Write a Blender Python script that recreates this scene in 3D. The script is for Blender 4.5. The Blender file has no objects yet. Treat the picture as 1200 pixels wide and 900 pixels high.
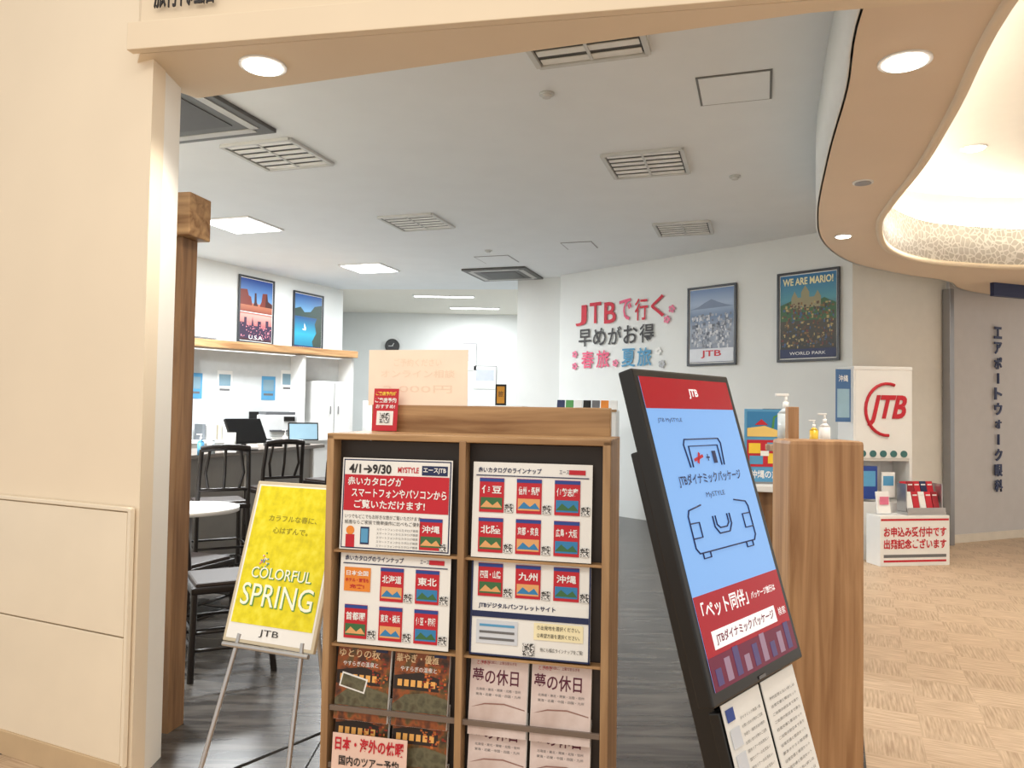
import bpy, math, random
from mathutils import Vector
R = math.radians
random.seed(4)
scene = bpy.context.scene
scene.view_settings.view_transform = 'Standard'
scene.view_settings.look = 'None'
scene.view_settings.exposure = 0.0

# ---------------------------------------------------------------- materials
def lin(c):
    out = []
    for v in c:
        v = v / 255.0
        out.append(v / 12.92 if v <= 0.04045 else ((v + 0.055) / 1.055) ** 2.4)
    return (out[0], out[1], out[2], 1.0)

MC = {}
def mat(name, col, rough=0.6, metal=0.0, emit=0.0, var=0.04, scale=8.0, bump=0.0, spec=0.5):
    if name in MC: return MC[name]
    m = bpy.data.materials.new(name); m.use_nodes = True
    nt = m.node_tree; b = nt.nodes['Principled BSDF']
    c = lin(col)
    b.inputs['Roughness'].default_value = rough
    b.inputs['Metallic'].default_value = metal
    b.inputs['Specular IOR Level'].default_value = spec
    tc = nt.nodes.new('ShaderNodeTexCoord')
    n = nt.nodes.new('ShaderNodeTexNoise'); n.inputs['Scale'].default_value = scale
    n.inputs['Detail'].default_value = 4
    nt.links.new(tc.outputs['Object'], n.inputs['Vector'])
    r = nt.nodes.new('ShaderNodeValToRGB')
    r.color_ramp.elements[0].position = 0.3; r.color_ramp.elements[1].position = 0.7
    r.color_ramp.elements[0].color = tuple(max(0, x * (1 - var)) for x in c[:3]) + (1,)
    r.color_ramp.elements[1].color = tuple(min(1, x * (1 + var)) for x in c[:3]) + (1,)
    nt.links.new(n.outputs['Fac'], r.inputs['Fac'])
    nt.links.new(r.outputs['Color'], b.inputs['Base Color'])
    if emit > 0:
        nt.links.new(r.outputs['Color'], b.inputs['Emission Color'])
        b.inputs['Emission Strength'].default_value = emit
    if bump > 0:
        bp = nt.nodes.new('ShaderNodeBump'); bp.inputs['Strength'].default_value = bump
        n2 = nt.nodes.new('ShaderNodeTexNoise'); n2.inputs['Scale'].default_value = 120
        nt.links.new(tc.outputs['Object'], n2.inputs['Vector'])
        nt.links.new(n2.outputs['Fac'], bp.inputs['Height'])
        nt.links.new(bp.outputs['Normal'], b.inputs['Normal'])
    MC[name] = m
    return m

def wood(name, c1, c2, stretch=(1, 1, 12), scale=3.0, rough=0.45):
    if name in MC: return MC[name]
    m = bpy.data.materials.new(name); m.use_nodes = True
    nt = m.node_tree; b = nt.nodes['Principled BSDF']
    tc = nt.nodes.new('ShaderNodeTexCoord'); mp = nt.nodes.new('ShaderNodeMapping')
    mp.inputs['Scale'].default_value = stretch
    n = nt.nodes.new('ShaderNodeTexNoise'); n.inputs['Scale'].default_value = scale
    n.inputs['Detail'].default_value = 6; n.inputs['Distortion'].default_value = 0.6
    r = nt.nodes.new('ShaderNodeValToRGB')
    r.color_ramp.elements[0].position = 0.34; r.color_ramp.elements[1].position = 0.66
    r.color_ramp.elements[0].color = lin(c1); r.color_ramp.elements[1].color = lin(c2)
    nt.links.new(tc.outputs['Object'], mp.inputs['Vector'])
    nt.links.new(mp.outputs['Vector'], n.inputs['Vector'])
    nt.links.new(n.outputs['Fac'], r.inputs['Fac'])
    nt.links.new(r.outputs['Color'], b.inputs['Base Color'])
    b.inputs['Roughness'].default_value = rough
    MC[name] = m
    return m

def busy(name, cols, scale=12.0, kind='noise', rough=0.35, emit=0.0, stretch=(1, 1, 1)):
    if name in MC: return MC[name]
    m = bpy.data.materials.new(name); m.use_nodes = True
    nt = m.node_tree; b = nt.nodes['Principled BSDF']
    tc = nt.nodes.new('ShaderNodeTexCoord'); mp = nt.nodes.new('ShaderNodeMapping')
    mp.inputs['Scale'].default_value = stretch
    nt.links.new(tc.outputs['Object'], mp.inputs['Vector'])
    if kind == 'noise':
        n = nt.nodes.new('ShaderNodeTexNoise'); n.inputs['Detail'].default_value = 5
        fac = n.outputs['Fac']
    else:
        n = nt.nodes.new('ShaderNodeTexVoronoi'); fac = n.outputs['Color']
    n.inputs['Scale'].default_value = scale
    nt.links.new(mp.outputs['Vector'], n.inputs['Vector'])
    r = nt.nodes.new('ShaderNodeValToRGB'); r.color_ramp.interpolation = 'LINEAR' if kind == 'noise' else 'CONSTANT'
    k = len(cols)
    lo, hi = (0.32, 0.68) if kind == 'noise' else (0.15, 0.75)
    while len(r.color_ramp.elements) < k: r.color_ramp.elements.new(0.5)
    for i, c in enumerate(cols):
        r.color_ramp.elements[i].position = lo + (hi - lo) * i / max(1, k - 1)
        r.color_ramp.elements[i].color = lin(c)
    nt.links.new(fac, r.inputs['Fac'])
    nt.links.new(r.outputs['Color'], b.inputs['Base Color'])
    b.inputs['Roughness'].default_value = rough
    if emit:
        nt.links.new(r.outputs['Color'], b.inputs['Emission Color'])
        b.inputs['Emission Strength'].default_value = emit
    MC[name] = m
    return m

def grad(name, stops, h, rough=0.4):
    # printed vertical gradient over local z from -h/2..h/2
    if name in MC: return MC[name]
    m = bpy.data.materials.new(name); m.use_nodes = True
    nt = m.node_tree; b = nt.nodes['Principled BSDF']
    tc = nt.nodes.new('ShaderNodeTexCoord'); sp = nt.nodes.new('ShaderNodeSeparateXYZ'); mr = nt.nodes.new('ShaderNodeMapRange')
    mr.inputs['From Min'].default_value = -h / 2; mr.inputs['From Max'].default_value = h / 2
    r = nt.nodes.new('ShaderNodeValToRGB')
    while len(r.color_ramp.elements) < len(stops): r.color_ramp.elements.new(0.5)
    for i, (p_, c) in enumerate(stops):
        r.color_ramp.elements[i].position = p_; r.color_ramp.elements[i].color = lin(c)
    nt.links.new(tc.outputs['Object'], sp.inputs[0]); nt.links.new(sp.outputs['Z'], mr.inputs['Value'])
    nt.links.new(mr.outputs[0], r.inputs['Fac']); nt.links.new(r.outputs[0], b.inputs['Base Color'])
    b.inputs['Roughness'].default_value = rough
    MC[name] = m
    return m

def qr_mat():
    m = bpy.data.materials.new('qr_code_print'); m.use_nodes = True
    nt = m.node_tree; b = nt.nodes['Principled BSDF']
    tc = nt.nodes.new('ShaderNodeTexCoord')
    mu = nt.nodes.new('ShaderNodeVectorMath'); mu.operation = 'SCALE'; mu.inputs['Scale'].default_value = 380
    fl = nt.nodes.new('ShaderNodeVectorMath'); fl.operation = 'FLOOR'
    wn = nt.nodes.new('ShaderNodeTexWhiteNoise'); wn.noise_dimensions = '3D'
    g = nt.nodes.new('ShaderNodeMath'); g.operation = 'GREATER_THAN'; g.inputs[1].default_value = 0.5
    mulc = nt.nodes.new('ShaderNodeMapRange'); mulc.inputs['To Min'].default_value = 0.03; mulc.inputs['To Max'].default_value = 0.8
    nt.links.new(tc.outputs['Object'], mu.inputs[0]); nt.links.new(mu.outputs[0], fl.inputs[0])
    nt.links.new(fl.outputs[0], wn.inputs['Vector']); nt.links.new(wn.outputs['Value'], g.inputs[0])
    nt.links.new(g.outputs[0], mulc.inputs['Value']); nt.links.new(mulc.outputs[0], b.inputs['Base Color'])
    return m
QR = qr_mat()

def floor_parquet():
    m = bpy.data.materials.new('mall_parquet'); m.use_nodes = True
    nt = m.node_tree; b = nt.nodes['Principled BSDF']; L = nt.links
    tc = nt.nodes.new('ShaderNodeTexCoord'); mp = nt.nodes.new('ShaderNodeMapping')
    mp.inputs['Rotation'].default_value = (0, 0, R(24))
    L.new(tc.outputs['Object'], mp.inputs['Vector'])
    ch = nt.nodes.new('ShaderNodeTexChecker'); ch.inputs['Scale'].default_value = 3.4
    L.new(mp.outputs[0], ch.inputs['Vector'])
    cols = []
    for sx, sy in ((2, 30), (30, 2)):
        m2 = nt.nodes.new('ShaderNodeMapping'); m2.inputs['Scale'].default_value = (sx, sy, 1)
        L.new(mp.outputs[0], m2.inputs['Vector'])
        n = nt.nodes.new('ShaderNodeTexNoise'); n.inputs['Scale'].default_value = 3.0; n.inputs['Detail'].default_value = 3
        L.new(m2.outputs[0], n.inputs['Vector'])
        r = nt.nodes.new('ShaderNodeValToRGB')
        r.color_ramp.elements[0].position = 0.3; r.color_ramp.elements[1].position = 0.7
        dk = 0 if sx == 2 else 8
        r.color_ramp.elements[0].color = lin((176 - dk, 148 - dk, 120 - dk)); r.color_ramp.elements[1].color = lin((216 - dk, 192 - dk, 164 - dk))
        L.new(n.outputs['Fac'], r.inputs['Fac']); cols.append(r)
    mx = nt.nodes.new('ShaderNodeMixRGB')
    L.new(ch.outputs['Fac'], mx.inputs['Fac']); L.new(cols[0].outputs[0], mx.inputs[1]); L.new(cols[1].outputs[0], mx.inputs[2])
    L.new(mx.outputs[0], b.inputs['Base Color'])
    b.inputs['Roughness'].default_value = 0.45
    return m

def drum_mat():
    m = bpy.data.materials.new('cove_lattice_relief'); m.use_nodes = True
    nt = m.node_tree; b = nt.nodes['Principled BSDF']; L = nt.links
    tc = nt.nodes.new('ShaderNodeTexCoord')
    v = nt.nodes.new('ShaderNodeTexVoronoi'); v.inputs['Scale'].default_value = 17; v.feature = 'DISTANCE_TO_EDGE'
    L.new(tc.outputs['Object'], v.inputs['Vector'])
    r = nt.nodes.new('ShaderNodeValToRGB')
    r.color_ramp.elements[0].position = 0.04; r.color_ramp.elements[1].position = 0.12
    r.color_ramp.elements[0].color = lin((252, 250, 244)); r.color_ramp.elements[1].color = lin((210, 206, 198))
    L.new(v.outputs['Distance'], r.inputs['Fac']); L.new(r.outputs[0], b.inputs['Base Color'])
    return m

CREAM = mat('mall_wall_paint', (240, 225, 202), 0.7, var=0.02, scale=2, bump=0.08)
TILE = mat('wainscot_tile', (241, 229, 208), 0.35, var=0.03, scale=3)
JAMB = mat('jamb_white', (246, 244, 238), 0.6, var=0.01)
FASC = mat('soffit_paint', (232, 215, 190), 0.7, var=0.02, scale=2)
SOFR = mat('mall_soffit_paint', (230, 212, 190), 0.7, var=0.02, scale=2)
CEIL = mat('shop_ceiling_board', (232, 236, 238), 0.85, var=0.015, scale=3)
CEILB = mat('rear_ceiling_board', (236, 232, 222), 0.85, var=0.01)
WHITEW = mat('shop_wall_paint', (226, 229, 228), 0.75, var=0.02, scale=2)
GREYW = mat('clinic_wall_paint', (200, 198, 198), 0.7, var=0.02)
WHITE = mat('white_laminate', (236, 236, 234), 0.4, var=0.01)
PAPER = mat('white_paper', (242, 242, 240), 0.55, var=0.01)
GREYM = mat('grey_metal', (150, 150, 152), 0.35, 0.6, var=0.02)
ALU = mat('aluminium', (190, 190, 192), 0.3, 0.9, var=0.02)
BLACK = mat('black_plastic', (18, 18, 20), 0.3, var=0.1)
BLKW = mat('black_lacquer', (26, 20, 19), 0.35, var=0.1)
RED = mat('red_print', (196, 28, 46), 0.45, var=0.04)
DRED = mat('dark_red_print', (150, 22, 36), 0.45, var=0.05)
BLUE = mat('blue_print', (40, 70, 150), 0.45)
NAVY = mat('navy_print', (26, 40, 84), 0.45)
LBLUE = mat('light_blue_print', (90, 160, 205), 0.45)
ORANGE = mat('orange_print', (235, 140, 50), 0.45)
PINK = mat('pink_print', (225, 120, 150), 0.45)
GREEN = mat('green_print', (80, 150, 80), 0.45)
INK = mat('black_ink', (35, 32, 34), 0.5)
GINK = mat('grey_ink', (110, 110, 112), 0.5)
WINK = mat('white_ink', (245, 245, 245), 0.5, var=0.0)
SLOT = mat('dark_slot', (62, 64, 64), 0.7)
VENT = mat('vent_recess', (92, 94, 94), 0.7)
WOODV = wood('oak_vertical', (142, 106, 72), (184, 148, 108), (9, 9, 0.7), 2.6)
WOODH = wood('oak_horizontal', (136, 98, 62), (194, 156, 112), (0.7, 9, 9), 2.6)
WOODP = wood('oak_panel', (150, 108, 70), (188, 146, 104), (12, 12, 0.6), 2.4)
WOODD = wood('oak_dark', (112, 80, 54), (156, 120, 84), (9, 9, 0.7), 2.6)  # darker oak tone for pillar shaft and service counter
SHOPF = wood('dark_vinyl_plank', (54, 51, 50), (92, 88, 84), (1, 8, 1), 2.0, 0.25)
LAMP = mat('lamp_white', (255, 250, 240), 0.5, emit=12.0, var=0.0)
LAMPC = mat('panel_lamp_white', (250, 252, 255), 0.5, emit=5.0, var=0.0)
COVE = mat('cove_led_strip', (255, 248, 234), 0.5, emit=26.0, var=0.0)

# ---------------------------------------------------------------- helpers
def link(o, p=None):
    scene.collection.objects.link(o)
    if p is not None: o.parent = p
    return o
def root(name, loc=(0, 0, 0), rz=0, rx=0, ry=0, p=None):
    e = bpy.data.objects.new(name, None); e.empty_display_size = 0.1
    e.location = loc; e.rotation_euler = (R(rx), R(ry), R(rz))
    return link(e, p)
def meshobj(name, vs, fs, m, p=None):
    me = bpy.data.meshes.new(name); me.from_pydata(vs, [], fs); me.update()
    me.materials.append(m)
    return link(bpy.data.objects.new(name, me), p)
import bmesh
def box(p, name, c, s, m, bev=0, rot=(0, 0, 0)):
    bm = bmesh.new(); bmesh.ops.create_cube(bm, size=1)
    for v in bm.verts: v.co = Vector((v.co.x * s[0], v.co.y * s[1], v.co.z * s[2]))
    if bev > 0:
        bmesh.ops.bevel(bm, geom=list(bm.edges), offset=bev, segments=2, affect='EDGES', profile=0.6)
    me = bpy.data.meshes.new(name); bm.to_mesh(me); bm.free(); me.materials.append(m)
    o = bpy.data.objects.new(name, me); o.location = c; o.rotation_euler = tuple(R(a) for a in rot)
    return link(o, p)
def cyl(p, name, c, r, h, m, r2=None, seg=28, rot=(0, 0, 0)):
    bm = bmesh.new()
    bmesh.ops.create_cone(bm, cap_ends=True, segments=seg, radius1=r, radius2=r if r2 is None else r2, depth=h)
    for f in bm.faces:
        if len(f.verts) == 4: f.smooth = True
    me = bpy.data.meshes.new(name); bm.to_mesh(me); bm.free(); me.materials.append(m)
    o = bpy.data.objects.new(name, me); o.location = c; o.rotation_euler = tuple(R(a) for a in rot)
    return link(o, p)
def tube(p, name, pts, r, m, cyclic=False):
    cu = bpy.data.curves.new(name, 'CURVE'); cu.dimensions = '3D'; cu.bevel_depth = r; cu.bevel_resolution = 3
    cu.use_fill_caps = True
    s = cu.splines.new('POLY'); s.points.add(len(pts) - 1)
    for i, q in enumerate(pts): s.points[i].co = (q[0], q[1], q[2], 1)
    s.use_cyclic_u = cyclic
    cu.materials.append(m)
    return link(bpy.data.objects.new(name, cu), p)
def prism(name, pts, z0, z1, m, p=None):
    n = len(pts)
    vs = [(a, b, z0) for a, b in pts] + [(a, b, z1) for a, b in pts]
    fs = [tuple(range(n - 1, -1, -1)), tuple(range(n, 2 * n))] + [(i, (i + 1) % n, n + (i + 1) % n, n + i) for i in range(n)]
    o = meshobj(name, vs, fs, m, p)
    bm = bmesh.new(); bm.from_mesh(o.data); bmesh.ops.recalc_face_normals(bm, faces=bm.faces); bm.to_mesh(o.data); bm.free()
    return o
def shape(p, name, pts, m, y):
    return meshobj(name, [(a, y, b) for a, b in pts], [tuple(range(len(pts)))], m, p)
def rects(p, name, rs, m, y):
    vs, fs = [], []
    for (x, z, w, h) in rs:
        k = len(vs); vs += [(x - w / 2, y, z - h / 2), (x + w / 2, y, z - h / 2), (x + w / 2, y, z + h / 2), (x - w / 2, y, z + h / 2)]; fs.append((k, k + 1, k + 2, k + 3))
    return meshobj(name, vs, fs, m, p)
def wall(name, a, b, z0, z1, th, m):
    dx, dy = b[0] - a[0], b[1] - a[1]; l = math.hypot(dx, dy); nx, ny = -dy / l * th, dx / l * th
    return prism(name, [a, b, (b[0] + nx, b[1] + ny), (a[0] + nx, a[1] + ny)], z0, z1, m)
def crom(P, n=6):
    out = []
    for i in range(len(P) - 1):
        p0 = P[max(i - 1, 0)]; p1 = P[i]; p2 = P[i + 1]; p3 = P[min(i + 2, len(P) - 1)]
        for k in range(n):
            t = k / n
            out.append(tuple(0.5 * (2 * p1[j] + (p2[j] - p0[j]) * t + (2 * p0[j] - 5 * p1[j] + 4 * p2[j] - p3[j]) * t * t + (3 * p1[j] - p0[j] - 3 * p2[j] + p3[j]) * t ** 3) for j in range(2)))
    out.append(P[-1]); return out
def ribbon(name, pts, z0, z1, m, th=0.02, p=None):
    n = len(pts)
    vs = [(a, b, z0) for a, b in pts] + [(a, b, z1) for a, b in pts]
    fs = [(i, i + 1, n + i + 1, n + i) for i in range(n - 1)]
    o = meshobj(name, vs, fs, m, p)
    for f in o.data.polygons: f.use_smooth = True
    s = o.modifiers.new('Solidify', 'SOLIDIFY'); s.thickness = th; s.offset = 0
    return o
TX = []
def text(p, s, x, z, w, h, m, y=-0.002, bold=0.0, flat=False, name='lettering', keep=False, ext=0.0, shear=0):
    cu = bpy.data.curves.new(name, 'FONT'); cu.body = s; cu.size = 1.0; cu.offset = bold; cu.extrude = ext; cu.shear = shear
    cu.resolution_u = 3
    cu.materials.append(m)
    o = link(bpy.data.objects.new(name, cu), p)
    o.rotation_euler = (0, 0, 0) if flat else (R(90), 0, 0)
    TX.append((o, x, z, w, h, y, flat, keep))
    return o
def finish_text():
    bpy.context.view_layer.update()
    for o, x, z, w, h, y, flat, keep in TX:
        bb = [Vector(c) for c in o.bound_box]
        x0, x1 = min(b.x for b in bb), max(b.x for b in bb); y0, y1 = min(b.y for b in bb), max(b.y for b in bb)
        if x1 - x0 < 1e-6 or y1 - y0 < 1e-6: continue
        sx = w / (x1 - x0); sy = h / (y1 - y0)
        if keep: sx = sy = min(sx, sy)
        cx, cy = (x0 + x1) / 2 * sx, (y0 + y1) / 2 * sy
        o.scale = (sx, sy, 1)
        o.location = (x - cx, y, z - cy)
def pan(p, name, x, z, w, h, m, y=-0.001, t=0.001, rot=0, bev=0):
    return box(p, name, (x, y, z), (w, t, h), m, bev, (0, rot, 0))

# ---------------------------------------------------------------- camera
cam = bpy.data.cameras.new('camera'); cam.sensor_width = 36; cam.lens = 27.0; cam.clip_start = 0.05
co = bpy.data.objects.new('camera', cam); link(co)
co.location = (0, 0, 1.5)
from mathutils import Matrix
co.rotation_euler = (Matrix.Rotation(R(91.9), 3, 'X') @ Matrix.Rotation(R(0.9), 3, 'Z')).to_euler()
scene.camera = co

# ---------------------------------------------------------------- room shell
prism('floor_mall', [(-8, -3), (10, -3), (10, 12), (-8, 12)], -0.1, 0.0, floor_parquet())
prism('floor_shop', [(-8, 4.3), (-1.46, 3.2), (1.25, 2.82), (1.4, 3.0), (3.7, 8.5), (0.75, 12.0), (0.75, 17.1), (-8, 17.1)], 0.0, 0.004, SHOPF)
prism('floor_inlay', [(3.75, 5.0), (4.3, 5.9), (6.4, 5.7), (6.0, 4.0)], 0.0, 0.003, mat('brown_tile', (176, 132, 94), 0.5, var=0.1, scale=12))
prism('wall_left', [(-6.0, 5.14), (-1.455, 3.03), (-1.455, 3.14), (-5.95, 5.25)], 0, 4.3, CREAM)
prism('wall_jamb', [(-1.456, 3.035), (-1.465, 3.31), (-1.75, 3.42), (-1.60, 3.11)], 0, 2.9, JAMB)
w = root('wainscot_left', (-1.465, 3.025, 0), -25)
for j, (z0, z1) in enumerate(((0.10, 0.583), (0.589, 1.072))):
    for i in range(3):
        box(w, 'tile', (-0.63 - i * 1.206, -0.008, (z0 + z1) / 2), (1.2, 0.016, z1 - z0), TILE, 0.003)
box(w, 'cap', (-1.83, -0.010, 1.085), (3.63, 0.022, 0.016), TILE, 0.003)
box(w, 'end_bead', (-0.014, -0.01, 0.59), (0.016, 0.022, 1.0), TILE, 0.003)
bb = root('baseboard_left', (-1.465, 3.025, 0), -25)
box(bb, 'board', (-1.84, -0.012, 0.05), (3.66, 0.024, 0.1), mat('baseboard_beige', (205, 180, 145), 0.5), 0.003)
wall('wall_left_inner', (-6.2, 7.4), (-3.07, 13.8), 0, 3.62, 0.12, WHITEW)
wall('wall_back', (-4.6, 17.0), (1.0, 17.0), 0, 3.62, 0.12, WHITEW)
wall('wall_left_rear', (-3.07, 13.8), (-3.9, 17.0), 0, 3.62, 0.1, WHITEW)
wall('wall_right_rear', (0.78, 17.0), (0.78, 12.3), 0, 3.62, 0.1, WHITEW)
prism('wall_column', [(0.07, 12.3), (0.76, 12.05), (0.86, 12.4), (0.15, 12.7)], 0, 3.6, WHITEW)
wall('wall_right', (0.73, 11.9), (3.78, 8.52), 0, 3.62, 0.12, WHITEW)
wall('wall_right_return', (3.78, 8.52), (5.15, 9.1), 0, 3.62, 0.12, mat('return_wall_paint', (228, 225, 217), 0.7, var=0.02))
wall('wall_clinic', (5.2, 9.12), (9.5, 11.1), 0, 3.5, 0.12, GREYW)
bb = root('baseboard_clinic', (5.2, 9.12, 0), 24.7)
box(bb, 'board', (2.3, -0.012, 0.05), (4.5, 0.02, 0.1), mat('baseboard_light', (222, 214, 200), 0.5), 0.003)
t = root('trim_door_frame', (5.13, 9.02, 0), 24)
box(t, 'post', (0, 0, 1.5), (0.07, 0.1, 3.0), GREYM, 0.006)
box(t, 'post_inner', (0.055, 0.02, 1.5), (0.03, 0.06, 3.0), SLOT, 0.003)
# ceilings
I = [(1.0, 1.6), (1.26, 2.77), (1.52, 3.5), (1.81, 4.41), (2.27, 5.72), (2.72, 6.7), (3.35, 7.54), (4.16, 8.13), (4.83, 8.5), (5.7, 9.3), (8.8, 10.7)]
O = [(1.5, 1.6), (1.78, 2.76), (2.12, 3.67), (2.42, 4.54), (2.65, 5.36), (2.87, 6.0), (3.35, 6.85), (3.95, 7.4), (4.66, 7.63), (5.3, 7.63), (6.4, 7.1)]
Ic, Oc = crom(I), crom(O)
cp = [(-7.5, 4.2), (-1.4, 3.1), (0.0, 2.95), (1.1, 2.6)] + [q for q in Ic if q[1] > 2.7 and q[1] < 8.3 and q[0] < 4.3] + [(3.95, 8.6), (0.9, 12.0), (0.9, 13.3), (-5.5, 13.9), (-7.5, 10)]
prism('ceiling', cp, 3.6, 3.68, CEIL)
prism('ceiling_rear', [(-5.2, 13.87), (0.9, 13.3), (0.9, 17.1), (-5.2, 17.1)], 3.6, 3.68, CEILB)
prism('trim_storefront_soffit', [(-1.49, 2.99), (1.5, 2.42), (1.5, 2.5), (1.0, 2.6), (0, 2.93), (-1.44, 3.42), (-1.62, 3.2)], 2.88, 4.2, FASC)
f = root('trim_fascia_lip', (-1.50, 2.99, 0), -10.8)
box(f, 'lip', (1.5, -0.02, 2.935), (3.04, 0.04, 0.11), FASC, 0.004)
f2 = root('storefront_lettering', (-1.49, 2.98, 0), -10.8)
text(f2, '旅行代理店', 0.20, 3.12, 0.26, 0.15, INK, y=-0.012, ext=0.003)
n = len(Ic)
vs = [(a, b, 3.0) for a, b in Ic] + [(a, b, 3.0) for a, b in Oc] + [(a, b, 3.05) for a, b in Ic] + [(a, b, 3.05) for a, b in Oc]
fs = [(i, i + 1, n + i + 1, n + i) for i in range(n - 1)] + [(2 * n + i, 3 * n + i, 3 * n + i + 1, 2 * n + i + 1) for i in range(n - 1)]
so = root('ceiling_soffit_curved')
meshobj('underside', vs, fs, SOFR, so)
ribbon('shop_side_face', Ic, 3.0, 3.62, mat('soffit_side_paint', (226, 228, 226), 0.7, var=0.01), 0.02, so)
ribbon('lattice_drum', Oc, 3.0, 3.40, drum_mat(), 0.02, so)
ribbon('drum_lip', Oc, 2.985, 3.03, FASC, 0.045, so)
def off(pts, d):
    out = []
    for i, q in enumerate(pts):
        a = pts[max(i - 1, 0)]; b = pts[min(i + 1, len(pts) - 1)]
        dx, dy = b[0] - a[0], b[1] - a[1]; l = math.hypot(dx, dy)
        out.append((q[0] - dy / l * d, q[1] + dx / l * d))
    return out
tube(so, 'cove_led', [(a, b, 3.42) for a, b in off(Oc, 0.10)], 0.028, COVE)
ribbon('cove_back', off(Oc, 0.32), 3.05, 3.8, CEILB, 0.02, so)
prism('ceiling_mall_raised', [(1.35, 1.0), (9.5, 1.0), (9.5, 11.5), (4.8, 9.3), (3.0, 7.8), (1.9, 5.4)], 3.8, 3.88, mat('raised_ceiling_paint', (250, 246, 236), 0.8, var=0.01))
bs = root('fascia_sign_blue', (5.95, 8.75, 2.93), 20)
box(bs, 'panel', (0, 0, 0.0), (1.3, 0.05, 0.16), NAVY, 0.004)

# downlights
def downlight(loc, r=0.075, lit=True, power=25, name='downlight'):
    e = root(name, loc)
    cyl(e, 'trim_ring', (0, 0, -0.004), r * 1.25, 0.008, WHITE)
    cyl(e, 'lens', (0, 0, -0.010), r, 0.006, LAMP if lit else GREYM)
    if lit:
        l = bpy.data.lights.new('beam', 'SPOT'); l.energy = power; l.spot_size = R(120); l.spot_blend = 0.8; l.color = (1, 0.93, 0.81)
        l.shadow_soft_size = 0.06
        o = link(bpy.data.objects.new('beam', l), e); o.location = (0, 0, -0.03)
downlight((-1.03, 3.07, 2.88), 0.075, power=75)
downlight((1.64, 3.2, 3.0), 0.085, power=110)
downlight((2.24, 4.9, 3.0), 0.05, lit=False)
downlight((2.76, 6.4, 3.0), 0.055, power=90)
downlight((3.92, 6.5, 3.8), 0.08, power=150)
downlight((5.0, 4.2, 3.8), 0.08, power=150)

# ceiling fixtures
FRM = mat('diffuser_frame', (206, 208, 206), 0.5); BLD = mat('diffuser_blade', (236, 236, 232), 0.5)
def diffuser(x, y, s=0.64, rz=-18, z=3.6, slots=6):
    e = root('air_diffuser', (x, y, z), rz)
    for a, b, c, d in ((0, s / 2, s, 0.035), (0, -s / 2, s, 0.035), (s / 2, 0, 0.035, s), (-s / 2, 0, 0.035, s)):
        box(e, 'frame', (a, b, -0.012), (c, d, 0.024), FRM, 0.003)
    box(e, 'recess', (0, 0, -0.003), (s, s, 0.005), VENT)
    for i in range(slots):
        yy = -s / 2 + (i + 0.5) * s / slots
        box(e, 'blade', (0, yy, -0.012), (s - 0.06, s / slots * 0.58, 0.006), BLD, 0.001)
    box(e, 'mullion', (0, 0, -0.018), (0.02, s - 0.05, 0.006), FRM, 0.001)
diffuser(-1.98, 6.35); diffuser(1.11, 6.43); diffuser(-1.1, 8.6); diffuser(1.93, 8.7, 0.6)
diffuser(0.35, 4.2, 0.66)
def hatch(x, y, s, col=SLOT):
    e = root('ceiling_access_panel', (x, y, 3.6), -18)
    box(e, 'frame', (0, 0, -0.003), (s, s, 0.006), col)
    box(e, 'door', (0, 0, -0.006), (s - 0.03, s - 0.03, 0.006), CEIL)
hatch(1.41, 4.9, 0.46, mat('hatch_frame', (110, 110, 108), .5)); hatch(-0.24, 10.7, 0.5, GREYM); hatch(0.83, 9.7, 0.4, GREYM)
def cassette(x, y, s, body):
    e = root('ceiling_air_conditioner', (x, y, 3.6), -18)
    box(e, 'body', (0, 0, -0.015), (s, s, 0.03), body, 0.006)
    for a, b, c, d in ((0, s * .4, s * .75, .07), (0, -s * .4, s * .75, .07), (s * .4, 0, .07, s * .75), (-s * .4, 0, .07, s * .75)):
        box(e, 'vane', (a, b, -0.032), (c, d, 0.006), mat('vane_grey', (190, 190, 188), .5))
    box(e, 'grille', (0, 0, -0.032), (s * .55, s * .55, 0.006), mat('cassette_grille', (84, 84, 84), 0.6))
cassette(-2.45, 5.45, 1.0, mat('cassette_dark_body', (88, 88, 86), 0.5)); cassette(-0.16, 11.8, 1.0, mat('cassette_dark_body', (88, 88, 86), 0.5))
for x, y in ((0.2, 5.03), (-0.34, 10.1), (1.95, 6.75)):
    e = root('smoke_detector', (x, y, 3.6)); cyl(e, 'base', (0, 0, -0.006), 0.05, 0.012, FRM); cyl(e, 'sensor', (0, 0, -0.02), 0.028, 0.02, FRM, 0.035)
def light_panel(x, y, sx, sy, power, rz=-18, z=3.6):
    e = root('ceiling_light_panel', (x, y, z), rz)
    box(e, 'housing', (0, 0, -0.008), (sx + 0.06, sy + 0.06, 0.016), WHITE, 0.003)
    box(e, 'diffuser_sheet', (0, 0, -0.018), (sx, sy, 0.008), LAMPC)
    l = bpy.data.lights.new('glow', 'AREA'); l.shape = 'RECTANGLE'; l.size = sx; l.size_y = sy; l.energy = power; l.color = (0.96, 0.99, 1.0)
    o = link(bpy.data.objects.new('glow', l), e); o.location = (0, 0, -0.03)
light_panel(-3.17, 8.87, 0.62, 0.62, 170)
light_panel(-2.17, 11.5, 0.62, 0.62, 140)
light_panel(-1.3, 14.3, 1.1, 0.12, 50, 0)
light_panel(-0.8, 15.9, 1.0, 0.12, 50, 0)
light_panel(-3.6, 5.6, 0.62, 0.62, 250)  # extra panel out of view, added for more interior light

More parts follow.
